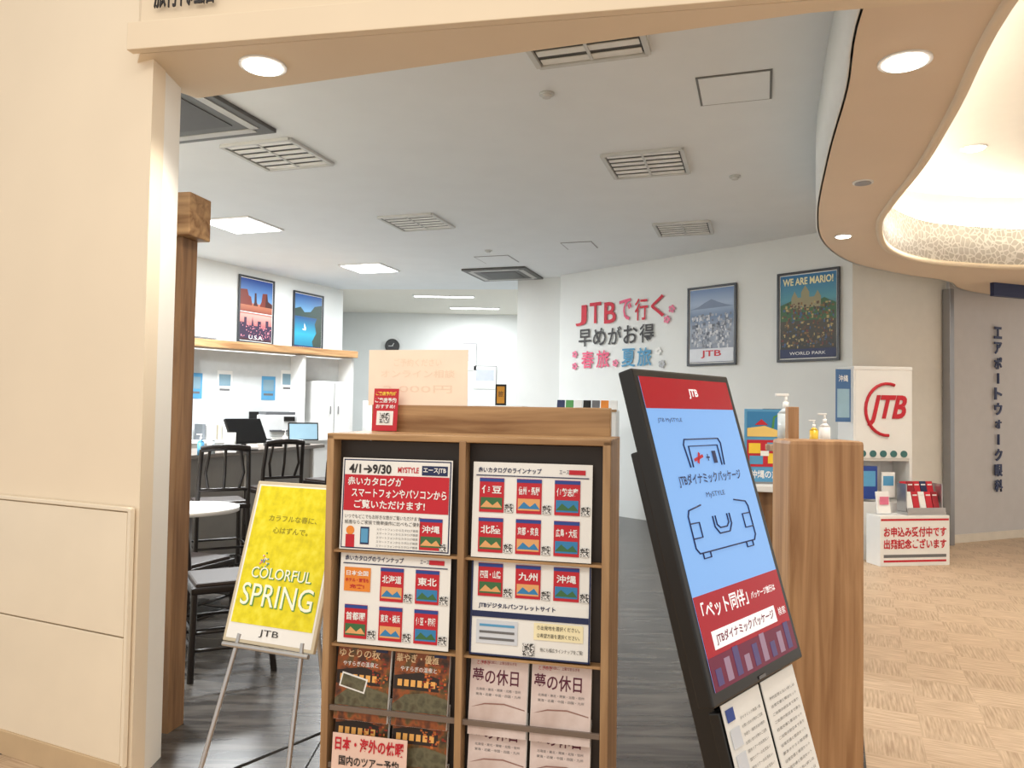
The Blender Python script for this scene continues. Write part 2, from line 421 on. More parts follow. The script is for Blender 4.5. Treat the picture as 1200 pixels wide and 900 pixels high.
# ---------------------------------------------------------------- wall posters
def wall_poster(name, loc, rz, w, h, fill):
    e = root(name, loc, rz)
    pan(e, 'backing', 0, 0, w, h, PAPER, y=-0.008, t=0.012)
    for a, b, c, d in ((0, h / 2, w + .03, .03), (0, -h / 2, w + .03, .03), (w / 2, 0, .03, h), (-w / 2, 0, .03, h)):
        pan(e, 'frame', a, b, c, d, mat('poster_frame_dark', (70, 72, 76), .35, .5) , y=-0.016, t=0.026, bev=0.004)
    fill(e, w, h)
    return e
def wp(t): return (3.44 - .669 * t - 0.012, 8.9 + .743 * t - 0.012)
rng = random.Random(12)
def blocks(n, x0, x1, z0, z1, w0, w1, h0, h1):
    return [(rng.uniform(x0, x1), rng.uniform(z0, z1), rng.uniform(w0, w1), rng.uniform(h0, h1)) for _ in range(n)]
def fillA(e, w, h):
    W_, H_ = w * .93, h * .95
    pan(e, 'sky', 0, 0, W_, H_, grad('poster_city_gradient', [(0, (120, 128, 142)), (.45, (150, 160, 178)), (.62, (104, 126, 158)), (.8, (160, 178, 204)), (1, (106, 134, 178))], H_), y=-0.0155)
    shape(e, 'mountain', [(-W_ / 2, .22), (-.2, .25), (-.1, .30), (.0, .34), (.09, .30), (.2, .26), (W_ / 2, .23)], mat('poster_mountain', (112, 128, 156), .4), -.0168)
    rects(e, 'buildings_dark', blocks(80, -.29, .29, -.28, .16, .02, .05, .02, .05), mat('poster_bldg_dark', (104, 112, 128), .4), -.0172)
    rects(e, 'buildings_mid', blocks(80, -.29, .29, -.28, .14, .015, .04, .02, .05), mat('poster_bldg_mid', (160, 166, 178), .4), -.0175)
    rects(e, 'buildings_light', blocks(70, -.29, .29, -.28, .12, .01, .03, .02, .05), mat('poster_bldg_light', (206, 208, 214), .4), -.0178)
    pan(e, 'band', 0, -h * .38, W_, h * .17, mat('poster_pale_foot', (214, 218, 226), .4), y=-0.019)
    text(e, 'JTB', 0, -h * .37, .30, .10, RED, y=-0.021, bold=.02)
def fillB(e, w, h):
    W_, H_ = w * .93, h * .95
    pan(e, 'sky', 0, 0, W_, H_, grad('poster_park_gradient', [(0, (30, 34, 40)), (.5, (70, 66, 50)), (.7, (80, 150, 165)), (1, (34, 110, 165))], H_), y=-0.0155)
    shape(e, 'hill', [(-W_ / 2, .14), (-.2, .19), (0, .12), (.2, .20), (W_ / 2, .13), (W_ / 2, -.05), (-W_ / 2, -.05)], mat('poster_hill', (52, 96, 56), .4), -.0166)
    shape(e, 'castle', [(-.2, .1), (-.2, .22), (-.16, .30), (-.12, .22), (-.08, .22), (-.08, .28), (-.03, .36), (.02, .28), (.02, .22), (.08, .22), (.12, .29), (.16, .22), (.16, .1)], mat('poster_castle_wall', (150, 144, 110), .4), -.0168)
    for i, c in enumerate(((130, 96, 50), (104, 44, 40), (60, 92, 130), (180, 160, 104), (50, 50, 40), (90, 70, 46))):
        rects(e, 'crowd', blocks(60, -.31, .31, -.36, .16, .010, .03, .012, .035), mat('poster_crowd_%d' % i, c, .4), -.0172 - i * .0002)
    text(e, 'WE ARE MARIO!', 0, h * .40, w * .84, h * .085, mat('cream_ink', (240, 235, 190)), y=-0.020, bold=.03)
    pan(e, 'band', 0, -h * .42, W_, h * .1, NAVY, y=-0.0195)
    text(e, 'WORLD PARK', 0, -h * .42, w * .6, h * .035, WINK, y=-0.021)
wall_poster('poster_framed', (*wp(1.295), 2.62), -48, .70, 1.0, fillA)
wall_poster('poster_framed', (*wp(0.0), 2.64), -48, .73, 1.03, fillB)
def fillC(e, w, h):
    W_, H_ = w * .93, h * .95; x_ = W_ / 2
    pan(e, 'sky', 0, 0, W_, H_, grad('poster_desert_gradient', [(0, (30, 20, 30)), (.2, (160, 70, 80)), (.42, (230, 160, 150)), (.45, (130, 60, 44)), (.6, (190, 120, 90)), (.62, (110, 160, 210)), (1, (24, 64, 150))], H_), y=-0.0155)
    BT = mat('poster_butte', (120, 48, 36), .4); BS = mat('poster_butte_shadow', (70, 28, 26), .4)
    shape(e, 'mesa_left', [(-x_, .07), (-x_, .30), (-.2, .31), (-.17, .22), (-.12, .20), (-.09, .07)], BT, -.0168)
    shape(e, 'mesa_finger', [(-.07, .07), (-.05, .13), (-.045, .27), (-.01, .27), (0, .13), (.03, .07)], BS, -.0170)
    shape(e, 'mesa_right', [(.06, .07), (.1, .15), (.12, .28), (.22, .29), (.24, .17), (x_, .13), (x_, .07)], BT, -.0168)
    shape(e, 'mesa_shadow', [(.18, .07), (.2, .27), (.22, .28), (.24, .17), (x_, .12), (x_, .07)], BS, -.0171)
    pan(e, 'split', 0, -.04, W_, .012, PAPER, y=-.0165)
    shape(e, 'skyline', [(-x_, -.44), (-x_, -.2), (-.25, -.2), (-.25, -.12), (-.2, -.12), (-.2, -.24), (-.1, -.24), (-.08, -.1), (-.05, -.24), (.03, -.24), (.03, -.16), (.1, -.16), (.1, -.27), (.2, -.27), (.2, -.14), (.26, -.14), (.26, -.22), (x_, -.22), (x_, -.44)], mat('poster_skyline', (52, 34, 62), .4), -.0170)
    rects(e, 'city_lights', blocks(70, -.31, .31, -.43, -.2, .006, .02, .006, .016), mat('poster_pink_lights', (240, 150, 160), .4), -.0173)
    text(e, 'U.S.A.', 0, -h * .42, .3, .06, WINK, y=-0.02)
def fillD(e, w, h):
    W_, H_ = w * .93, h * .95; x_ = W_ / 2
    pan(e, 'sea', 0, 0, W_, H_, grad('poster_sea_gradient', [(0, (20, 90, 130)), (.3, (40, 160, 190)), (.6, (14, 70, 130)), (.62, (120, 180, 220)), (1, (24, 80, 160))], H_), y=-0.0155)
    shape(e, 'far_coast', [(-x_, .1), (-x_, .22), (-.2, .26), (-.1, .18), (.05, .2), (.15, .3), (x_, .34), (x_, .1)], mat('poster_coast', (40, 66, 62), .4), -.0168)
    shape(e, 'near_cliff', [(x_, .1), (.22, .12), (.16, 0), (.2, -.15), (.1, -.3), (.14, -.42), (x_, -.42)], mat('poster_cliff', (56, 70, 60), .4), -.0169)
    shape(e, 'boat', [(-.15, -.1), (-.05, -.1), (-.07, -.125), (-.13, -.125)], PAPER, -.017); shape(e, 'sail', [(-.1, -.095), (-.1, .0), (-.05, -.095)], PAPER, -.017)
    pan(e, 'title_band', 0, -h * .43, W_, h * .09, NAVY, y=-0.0175)
    text(e, 'AUSTRALIA', 0, -h * .43, .45, .05, WINK, y=-0.02)
def wl(s): return (-4.5 + .44 * s + .012, 10.9 + .9 * s - .006)
wall_poster('poster_framed', (*wl(1.11), 2.97), 64, .72, 1.0, fillC)
wall_poster('poster_framed', (*wl(2.3), 2.90), 64, .72, 1.0, fillD)
e = root('bright_wall_panel', (*wl(-0.12), 2.68), 64)
pan(e, 'glowing_panel', 0, 0, .8, .42, mat('panel_glow_white', (250, 250, 250), .4, emit=1.0), y=-0.03, t=.05, bev=.004)  # emissive rectangle for a bright patch whose source is not identified
pan(e, 'rim', 0, -.22, .84, .02, GREYM, y=-0.03, t=.06)

# cut-out wall lettering
x0, y0 = wp(2.86)
e = root('wall_lettering', (x0, y0, 0.03), -48)
LR = mat('letter_red', (206, 40, 62), .6); LP = mat('letter_pink', (228, 96, 130), .6); LB = mat('letter_blue', (80, 150, 190), .6)
for i, (ch, m_) in enumerate(zip('JTBで行く', [LR, LR, LR, LP, LR, LR])):
    text(e, ch, -.72 + i * .285, 2.90 + (.02 if i % 2 else 0), .225, .31, m_, y=-.010, bold=.015, ext=.001)
for i, ch in enumerate('早めがお得'):
    text(e, ch, -.64 + i * .29, 2.56, .25, .26, INK, y=-.010, bold=.012, ext=.001)
for i, (ch, m_) in enumerate(zip('春旅夏旅', [LP, LP, LB, LB])):
    text(e, ch, [-.58, -.28, .20, .48][i], 2.23, .25, .26, m_, y=-.010, bold=.015, ext=.001)
for (a, b, m_) in ((-.84, 2.32, PINK), (-.84, 2.14, PINK), (-.04, 2.16, PINK), (.72, 2.30, WHITE), (.78, 2.12, GREYM), (.86, 2.72, PINK), (.94, 2.86, PINK)):
    for k in range(5):
        an = k * 72
        cyl(e, 'petal', (a + .035 * math.cos(R(an)), -.010, b + .035 * math.sin(R(an))), .022, .003, m_, rot=(90, 0, 0), seg=12)

# ---------------------------------------------------------------- wood pillar
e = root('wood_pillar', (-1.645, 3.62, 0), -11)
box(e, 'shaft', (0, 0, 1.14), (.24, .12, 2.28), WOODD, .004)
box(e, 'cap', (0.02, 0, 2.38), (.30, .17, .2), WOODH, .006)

# ---------------------------------------------------------------- brochure rack
rk = root('brochure_rack', (-.149, 2.3825, 0), -13)
W = .457
box(rk, 'side_panel_1', (-W + .012, .15, .705), (.024, .30, 1.41), WOODV, .003)
box(rk, 'side_panel_2', (W - .012, .15, .705), (.024, .30, 1.41), WOODV, .003)
box(rk, 'centre_post', (0, .02, .70), (.022, .05, 1.40), WOODV, .003)
box(rk, 'back_board', (0, .06, .70), (2 * W - .03, .01, 1.38), mat('rack_back', (52, 44, 40), .5))
box(rk, 'top_board', (0, .15, 1.405), (2 * W, .30, .02), WOODH, .003)
box(rk, 'header_panel', (0, .30, 1.40), (2 * W - .06, .035, .22), WOODH, .004)
box(rk, 'plinth', (0, .05, .03), (2 * W - .05, .05, .06), WOODV, .002)
for z in (1.037, .738):
    box(rk, 'shelf_lip', (0, .0325, z), (2 * W - .05, .04, .008), WOODH, .001)
for z in (.55, .37, .19):
    box(rk, 'pocket_lip', (0, .012, z - .01), (2 * W - .05, .010, .016), mat('clear_acrylic', (120, 105, 95), .15), .001)
def leaf(cx, cz, w, h, name, y=.02, lean=-5):
    return root(name, (cx, y, cz), 0, lean, p=rk)
CPH = [mat('cover_sea', (50, 130, 185), .4), mat('cover_forest', (60, 110, 66), .4), mat('cover_sunset', (230, 170, 110), .4)]
cc = [0]
def cover(p, x, z, w, h, label, y=-.003):
    pan(p, 'cover', x, z, w, h, RED, y=y)
    cc[0] += 1
    pan(p, 'cover_photo', x, z - h * .24, w * .88, h * .34, CPH[cc[0] % 3], y=y - .001)
    shape(p, 'cover_hill', [(x - w * .44, z - h * .36), (x - w * .2, z - h * .16), (x + w * .05, z - h * .3), (x + w * .25, z - h * .18), (x + w * .44, z - h * .36)], CPH[(cc[0] + 1) % 3], y - .0018)
    pan(p, 'cover_top', x, z + h * .44, w, h * .1, BLUE, y=y - .001)
    text(p, label, x, z + h * .16, min(w * .84, h * .3 * len(label)), h * .24, WINK, y=y - .002, bold=.02)
def qr(p, x, z, s): pan(p, 'qr', x, z, s, s, QR, y=-.004)
PW, PH = .372, .292
p1 = leaf(-.226, 1.19, PW, PH, 'poster_a', .022, -3)
pan(p1, 'sheet', 0, 0, PW, PH, PAPER, y=0, t=.002)
pan(p1, 'border', 0, 0, PW - .008, PH - .008, NAVY, y=-.0012, t=.0006)
pan(p1, 'sheet_in', 0, 0, PW - .016, PH - .016, PAPER, y=-.0018, t=.0006)
text(p1, '4/1→9/30', -.09, .112, .145, .03, INK, y=-.004, bold=.03)
text(p1, 'MYSTYLE', .04, .112, .07, .018, RED, y=-.004, bold=.02)
pan(p1, 'tag', .128, .112, .085, .03, NAVY, y=-.003)
text(p1, 'エースJTB', .128, .112, .075, .018, WINK, y=-.005, bold=.02)
pan(p1, 'red_block', 0, .035, PW - .018, .115, RED, y=-.003)
text(p1, '赤いカタログが', -.07, .072, .19, .028, WINK, y=-.005, bold=.02)
text(p1, 'スマートフォンやパソコンから', .01, .036, .32, .028, WINK, y=-.005, bold=.02)
text(p1, 'ご覧いただけます!', -.02, .0, .24, .028, WINK, y=-.005, bold=.02)
text(p1, 'いつでもどこでもお好きな旅がご覧いただけます!', -.04, -.04, .26, .013, INK, y=-.004)
text(p1, '紙面ならご家族で簡単操作に比べもご便利!', -.04, -.058, .26, .013, INK, y=-.004)
for k in range(5):
    text(p1, 'スマートフォンからカタログ検索', .01, -.078 - k * .013, .14, .008, GINK, y=-.004)
pan(p1, 'phone', -.10, -.10, .03, .055, NAVY, y=-.003); pan(p1, 'phone_screen', -.10, -.10, .024, .044, LBLUE, y=-.004)
cyl(p1, 'figure_head', (-.15, -.003, -.085), .014, .001, ORANGE, rot=(90, 0, 0)); pan(p1, 'figure_body', -.15, -.118, .03, .04, RED, y=-.003)
cover(p1, .122, -.086, .075, .098, '沖縄')
qr(p1, .162, -.125, .022)
def lineup(cx, cz, labels, first_orange=False, lean=-3):
    q = leaf(cx, cz, PW, PH, 'poster_lineup', .022, lean)
    pan(q, 'sheet', 0, 0, PW, PH, PAPER, y=0, t=.002)
    text(q, '赤いカタログのラインナップ', -.07, .122, .20, .017, NAVY, y=-.003, bold=.02)
    text(q, 'エース', .10, .122, .03, .012, NAVY, y=-.003); pan(q, 'tag', .14, .122, .05, .014, RED, y=-.003)
    pan(q, 'rule', 0, .105, PW - .02, .003, NAVY, y=-.0025)
    for r_ in range(2):
        for c_ in range(3):
            x = -.125 + c_ * .118; z = .045 - r_ * .122
            lab = labels[r_ * 3 + c_]
            if first_orange and r_ == 0 and c_ == 0:
                pan(q, 'note', x, z + .01, .09, .075, ORANGE, y=-.003)
                text(q, '日本全国', x, z + .03, .075, .016, WINK, y=-.005, bold=.02)
                text(q, 'ホテル・旅館も', x, z + .008, .08, .013, RED, y=-.005, bold=.02)
                text(q, '充実!', x, z - .012, .05, .013, RED, y=-.005, bold=.02)
                continue
            cover(q, x, z, .078, .105, lab)
            qr(q, x + .056, z - .038, .026)
    return q
lineup(-.226, .893, ['', '北海道', '東北', '首都圏', '東京・横浜', '伊豆・箱根'], True)
lineup(.214, 1.19, ['伊豆', '信州・飛騨', '伊勢志摩', '北陸', '京都・奈良', '広島・大阪'])
q = leaf(.214, .893, PW, PH, 'poster_digital', .022, -3)
pan(q, 'sheet', 0, 0, PW, PH, PAPER, y=0, t=.002)
for c_, lab in enumerate(['四国・山陰', '九州', '沖縄']):
    cover(q, -.125 + c_ * .118, .082, .078, .10, lab); qr(q, -.125 + c_ * .118 + .056, .045, .026)
pan(q, 'band', 0, -.004, PW - .02, .035, PAPER, y=-.002)
text(q, 'JTBデジタルパンフレットサイト', -.04, .004, .24, .018, NAVY, y=-.004, bold=.03)
pan(q, 'band_blue', 0, -.022, PW - .012, .018, NAVY, y=-.003)
pan(q, 'site_shot', -.10, -.075, .13, .07, mat('web_page', (214, 220, 230)), y=-.003)
for k in range(3): pan(q, 'site_row', -.10, -.055 - k * .02, .11, .007, GINK if k else LBLUE, y=-.004)
pan(q, 'note', .09, -.062, .15, .05, mat('pale_yellow', (250, 240, 200)), y=-.003)
text(q, '①出発地を選択ください。', .09, -.05, .13, .013, INK, y=-.005)
text(q, '②希望方面を選択ください。', .09, -.073, .13, .013, INK, y=-.005)
qr(q, 0.0, -.118, .036); text(q, '他にも幅広ラインナップをご覧!', .10, -.115, .13, .012, INK, y=-.004)
pan(q, 'frame_t', 0, PH / 2 - .003, PW, .005, NAVY, y=-.003); pan(q, 'frame_b', 0, -PH / 2 + .003, PW, .005, NAVY, y=-.003)
pan(q, 'frame_l', -PW / 2 + .003, 0, .005, PH, NAVY, y=-.003); pan(q, 'frame_r', PW / 2 - .003, 0, .005, PH, NAVY, y=-.003)
AUTB = busy('autumn_hillside_print', [(44, 30, 22), (96, 50, 26), (150, 78, 34), (96, 74, 38), (62, 44, 28)], 20)
LEAF1 = mat('leaf_red', (150, 48, 28), .5); LEAF2 = mat('leaf_orange', (200, 112, 50), .5); POOL = busy('hot_spring_pool', [(66, 62, 44), (104, 100, 76), (70, 58, 38)], 26); ROOF = mat('dark_eave', (40, 28, 24), .5); LIT = mat('lit_window', (236, 176, 96), .5)
BEI = busy('hazy_beige_cover', [(206, 184, 180), (226, 210, 206), (198, 176, 168)], 5)
for row, zt in enumerate((.738, .572, .39, .21)):
    for c_ in range(4):
        x = (-.328, -.132, .118, .312)[c_]
        h = .235 if zt > .3 else .17
        r_ = leaf(x, zt - h / 2, .185, h, 'brochure', .035 - row * .003, -8)
        pan(r_, 'stack', 0, 0, .183, h, PAPER, y=0, t=.014, bev=.001)
        if c_ < 2:
            pan(r_, 'cover', 0, 0, .181, h - .002, AUTB, y=-.008)
            shape(r_, 'eave', [(-.09, h / 2 - .085), (.0, h / 2 - .070), (.06, h / 2 - .085), (.06, h / 2 - .125), (-.09, h / 2 - .125)], ROOF, -.0087)
            rects(r_, 'windows', [(-.07 + k * .022, h / 2 - .105, .015, .02) for k in range(6)], LIT, -.0088)
            shape(r_, 'pool', [(-.09, h / 2 - .17), (-.05, h / 2 - .14), (.02, h / 2 - .13), (.09, h / 2 - .145), (.09, h / 2 - .19), (-.09, h / 2 - .19)], POOL, -.0088)
            rects(r_, 'leaves', blocks(22, .0, .085, h / 2 - .12, h / 2 - .04, .004, .011, .003, .008), LEAF1, -.0090)
            rects(r_, 'leaves2', blocks(18, .0, .085, h / 2 - .13, h / 2 - .04, .004, .010, .003, .008), LEAF2, -.0092)
            text(r_, 'ゆとりの秋' if c_ == 0 else '華やぎ・優雅', -.015, h / 2 - .03, .14, .026, mat('gold_ink', (244, 214, 170)), y=-.0098, bold=.01)
            text(r_, 'やすらぎの温泉と', -.01, h / 2 - .062, .12, .015, WINK, y=-.0098)
            if c_ == 0 and row < 1:
                pan(r_, 'inset', -.03, h / 2 - .12, .09, .045, WHITE, y=-.0098, rot=12)
                pan(r_, 'inset_photo', -.03, h / 2 - .12, .08, .035, POOL, y=-.0108, rot=12)
            pan(r_, 'tag', .06, h / 2 - .015, .04, .014, NAVY, y=-.0102)
        else:
            pan(r_, 'cover', 0, 0, .181, h - .002, BEI, y=-.008)
            text(r_, 'あなたの旅に、上質な安らぎを', .0, h / 2 - .02, .11, .009, DRED, y=-.0095)
            text(r_, '夢の休日', -.01, h / 2 - .062, .145, .046, mat('plum_ink', (90, 26, 52)), y=-.0095, bold=.012)
            text(r_, 'ときめき', -.05, h / 2 - .022, .04, .012, RED, y=-.0095)
            text(r_, '北海道・東北・関東・北陸・信州', .0, h / 2 - .10, .14, .008, GINK, y=-.0095)
            text(r_, '東海・近畿・中国・四国・九州', .0, h / 2 - .115, .14, .008, GINK, y=-.0095)
            shape(r_, 'bridge_print', [(-.085, h / 2 - .155), (-.04, h / 2 - .14), (.02, h / 2 - .137), (.085, h / 2 - .15), (.085, h / 2 - .153), (.02, h / 2 - .141), (-.04, h / 2 - .144)], mat('bridge_brown', (150, 110, 100)), -.0095)
r_ = leaf(-.285, .40, .24, .2, 'handwritten_notice', -.010, -4)
pan(r_, 'sheet', 0, -.01, .25, .16, mat('pink_paper', (238, 205, 190), .6), y=0, t=.002)
text(r_, '日本・海外の休暇', -.0, .04, .23, .042, RED, y=-.003, bold=.03)
text(r_, '国内のツアー予約', .0, -.01, .2, .03, INK, y=-.003, bold=.02)
r_ = root('red_notice_card', (-.36, .24, 1.418), 4, -8, p=rk)
pan(r_, 'card', 0, .075, .09, .15, RED, y=0, t=.003); pan(r_, 'white_block', 0, .045, .06, .05, PAPER, y=-.0025)
text(r_, 'ご来店予約が', 0, .132, .075, .014, mat('yellow_ink', (250, 220, 80)), y=-.004, bold=.03)
text(r_, 'ご来店予約', 0, .108, .078, .018, WINK, y=-.004, bold=.03); text(r_, 'おすすめ!', 0, .086, .07, .014, WINK, y=-.004, bold=.02)
qr(r_, 0, .045, .036)
r_ = root('back_view_notice', (-.262, .30, 1.512), -1, 0, p=rk)
pan(r_, 'sheet', 0, .095, .375, .20, mat('thin_back_paper', (250, 232, 212), .7, emit=.06), y=0, t=.002)  # slight emission stands in for light passing through the sheet
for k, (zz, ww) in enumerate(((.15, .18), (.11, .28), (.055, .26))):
    o_ = text(r_, ['ご予約ください', 'オンライン相談', '2,000円'][k], .0, zz, ww, .028, mat('show_through', (242, 220, 198), .7, emit=.06), y=-.002)  # faint lettering carries the same small emission as the sheet

# ---------------------------------------------------------------- yellow easel sign
ez = root('easel_sign', (-.87, 2.80, .0), -22)
bd = root('board', (0, 0, .63), 0, -17, p=ez)
bw, bh = .405, .60
pan(bd, 'frame', 0, bh / 2, bw, bh, mat('ivory_frame', (206, 194, 168), .5), y=.008, t=.018, bev=.004)
pan(bd, 'inner', 0, bh / 2, bw - .026, bh - .026, PAPER, y=-.0012, t=.001)
pan(bd, 'yellow_sheet', 0, bh / 2 + .025, bw - .042, bh - .088, busy('yellow_floral_print', [(216, 202, 0), (234, 220, 0), (242, 232, 60)], 26), y=-.0025)
text(bd, 'JTB', 0, .042, .085, .028, INK, y=-.004)
CI = mat('cream_white_ink', (255, 255, 235), .5, var=0)
OL = mat('olive_ink', (150, 140, 20))
text(bd, 'カラフルな春に、', 0, .46, .22, .024, OL, y=-.004, bold=.01)
text(bd, '心はずんで。', 0, .415, .16, .024, OL, y=-.004, bold=.01)
GS = mat('green_shadow_ink', (96, 156, 76))
text(bd, 'COLORFUL', .0, .255, .27, .040, CI, y=-.005)
text(bd, 'SPRING', .0, .175, .32, .080, CI, y=-.005)
text(bd, 'COLORFUL', .003, .253, .272, .042, GS, y=-.004, bold=.02)
text(bd, 'SPRING', .003, .172, .322, .082, GS, y=-.004, bold=.015)
for i in range(26):
    an = random.random() * 6.28; rr = random.random() * .03
    cyl(bd, 'flower_dot', (-.09 + rr * math.cos(an), -.0045, .30 + rr * math.sin(an)), .003, .001, [LBLUE, PINK, WHITE, GREEN][i % 4], rot=(90, 0, 0), seg=8)
tube(ez, 'front_leg_1', [(-.13, .01, .66), (-.205, -.17, .005)], .009, ALU)
tube(ez, 'front_leg_2', [(.15, .01, .66), (.205, -.17, .005)], .009, ALU)
tube(ez, 'rear_leg', [(0, .20, 1.15), (0, .42, .01)], .009, ALU)
tube(ez, 'upper_left', [(-.13, .05, .66), (-.02, .20, 1.15)], .008, ALU)
tube(ez, 'upper_right', [(.15, .05, .66), (.02, .20, 1.15)], .008, ALU)
tube(ez, 'tray_bar', [(-.19, -.010, .622), (.19, -.010, .622)], .009, ALU)
tube(ez, 'spreader', [(-.19, -.13, .16), (0, .38, .19), (.19, -.13, .16)], .006, BLACK)
tube(ez, 'brace', [(-.19, -.13, .16), (.19, -.13, .16)], .006, BLACK)

# ---------------------------------------------------------------- digital signage kiosk
kk = root('digital_signage_kiosk', (.69, 2.10, .778), 48, -16.5)
KW, KH = .56, .875
def sem(n_, c, e=1.0):
    return mat('screen_' + n_, c, .25, emit=e, var=0.0, spec=.3)
pan(kk, 'bezel', 0, KH / 2, KW, KH, BLACK, y=.022, t=.045, bev=.006)
SW, SH = KW - .05, KH - .055
zc = KH / 2 + .005
DIM = lambda c: tuple(int(v * .80) for v in c)
pan(kk, 'screen', 0, zc, SW, SH, sem('blue', DIM((128, 178, 240))), y=-.001)
pan(kk, 'top_band', 0, zc + SH / 2 - .045, SW, .09, sem('red', DIM((165, 14, 32))), y=-.002)
SWT = sem('white', DIM((250, 250, 250))); SNV = sem('navy', DIM((24, 34, 76)))
text(kk, 'JTB', 0.02, zc + SH / 2 - .045, .055, .03, SWT, y=-.004, bold=.03)
text(kk, 'JTB MySTYLE', -.15, zc + SH / 2 - .125, .13, .014, SNV, y=-.004)
ix, iz = -.0, zc + .05
def sline(pts, r=.0022): tube(kk, 'suitcase_line', [(a, -.003, b) for a, b in pts], r, SNV)
sline([(-.10, iz + .10), (-.11, iz + .165), (-.10, iz + .18), (.10, iz + .18), (.11, iz + .165), (.10, iz + .10)])
sline([(-.085, iz + .10), (-.085, iz + .16), (.085, iz + .16), (.085, iz + .10)])
RN = sem('rednote', DIM((180, 30, 44)))
text(kk, '+', .01, iz + .125, .02, .02, SNV, y=-.004, bold=.02)
pan(kk, 'plane_icon', -.045, iz + .125, .055, .009, RN, y=-.004, rot=-12)
pan(kk, 'plane_wing', -.045, iz + .125, .010, .034, RN, y=-.004, rot=30)
pan(kk, 'building_icon', .05, iz + .125, .022, .036, SNV, y=-.004)
text(kk, 'JTBダイナミックパッケージ', 0, iz + .065, .37, .036, SNV, y=-.004, bold=.02)
text(kk, 'MySTYLE', 0, iz + .018, .11, .018, SNV, y=-.004)
sline([(-.10, iz - .005), (-.17, iz - .015), (-.18, iz - .03), (-.18, iz - .115), (-.165, iz - .13), (.165, iz - .13), (.18, iz - .115), (.18, iz - .03), (.17, iz - .015), (.10, iz - .005)])
sline([(-.18, iz - .05), (-.13, iz - .05), (-.13, iz - .09), (-.18, iz - .09)]); sline([(.18, iz - .05), (.13, iz - .05), (.13, iz - .09), (.18, iz - .09)])
sline([(-.05, iz - .04), (-.05, iz - .07), (-.03, iz - .09), (.03, iz - .09), (.05, iz - .07), (.05, iz - .04)])
sline([(-.035, iz - .04), (-.035, iz - .065), (-.02, iz - .075), (.02, iz - .075), (.035, iz - .065), (.035, iz - .04)])
sline([(-.15, iz - .13), (-.15, iz - .145), (-.11, iz - .145), (-.11, iz - .13)]); sline([(.15, iz - .13), (.15, iz - .145), (.11, iz - .145), (.11, iz - .13)])
zb = zc - SH / 2
pan(kk, 'lower_band', 0, zb + .115, SW, .23, sem('red', DIM((190, 25, 40))), y=-.002)
pan(kk, 'lower_photo', 0, zb + .04, SW, .08, sem('plum', DIM((104, 22, 52))), y=-.003)
for k in range(9):
    pan(kk, 'lower_building', -.22 + k * .054, zb + .03 + (k % 3) * .008, .03, .04 + (k % 3) * .016, sem('bld%d' % (k % 2), DIM(((80, 66, 110), (150, 120, 140))[k % 2])), y=-.004)
text(kk, '「ペット同伴」', -.10, zb + .19, .26, .045, SWT, y=-.004, bold=.02)
text(kk, 'パッケージ旅行は', .13, zb + .185, .16, .02, SWT, y=-.004, bold=.02)
pan(kk, 'white_label', -.02, zb + .115, .38, .045, SWT, y=-.004)
text(kk, 'JTBダイナミックパッケージ', -.02, zb + .115, .35, .030, sem('inkred', DIM((110, 10, 40))), y=-.0055, bold=.02)
text(kk, '検索', .215, zb + .115, .05, .022, SWT, y=-.004)
pan(kk, 'logo_sticker', .0, .012, .04, .008, GINK, y=-.003)
pan(kk, 'stand_slab', 0.02, -.06, KW - .13, 1.45, BLACK, y=.085, t=.07, bev=.006)
pan(kk, 'stand_front', 0, -.38, KW - .09, .72, BLACK, y=.032, t=.03, bev=.004)
for k in range(6): pan(kk, 'vent', -.247, .18 + k * .012, .004, .006, GINK, y=.03, t=.01)
pan(kk, 'leaflet_1', -.118, -.16, .215, .31, PAPER, y=.012, t=.003); pan(kk, 'leaflet_2', .112, -.16, .215, .31, PAPER, y=.012, t=.003)
for k in range(12):
    text(kk, random.choice(['手続き・操作方法の案内', 'お問い合わせ時のご注意', '国内ツアーのお支払い', 'ダイナミック商品一覧']), -.09, -.055 - k * .02, .12, .008, GINK, y=.009)
    text(kk, random.choice(['基本ホテルと航空便', '往復交通と宿泊セット', '予約変更と払い戻しは', 'ご出発の前日まで承り']), .112, -.055 - k * .02, .17, .008, GINK, y=.009)
pan(kk, 'leaflet_tag', -.195, -.035, .04, .03, BLUE, y=.008)
for k in range(4): pan(kk, 'leaflet_pic', -.19, -.09 - k * .06, .05, .045, mat('web_page', (200, 210, 225)), y=.008)
kb = root('kiosk_base', (.80, 2.06, 0), 48)
box(kb, 'base_plate', (0, .05, .02), (.56, .5, .04), BLACK, .006)

# ---------------------------------------------------------------- wood counter right
e = root('reception_counter', (1.20, 3.02, 0), 0)
box(e, 'end_panel', (0, 0, .70), (.285, .20, 1.40), WOODP, .015)
box(e, 'long_panel', (.10, .38, .66), (.06, .56, 1.32), WOODP, .006)
box(e, 'raised_post', (-.01, .24, 1.42), (.045, .04, .22), WOODP, .003)
box(e, 'ledge', (.09, .38, 1.34), (.15, .56, .03), WOODH, .004)
box(e, 'post_foot', (-.01, .20, 1.32), (.06, .2, .04), WOODP, .003)
def bottle(x, y, z, s=1.0, body=WHITE, name='sanitizer_bottle'):
    b_ = root(name, (x, y, z))
    cyl(b_, 'body', (0, 0, .06 * s), .03 * s, .12 * s, body); cyl(b_, 'shoulder', (0, 0, .13 * s), .03 * s, .02 * s, body, .012 * s)
    cyl(b_, 'neck', (0, 0, .15 * s), .011 * s, .03 * s, WHITE); cyl(b_, 'pump', (0, 0, .175 * s), .006 * s, .03 * s, WHITE)
    box(b_, 'nozzle', (-.015 * s, 0, .192 * s), (.05 * s, .014 * s, .01 * s), WHITE, .002)
GEL = mat('clear_gel', (205, 215, 220), .15)
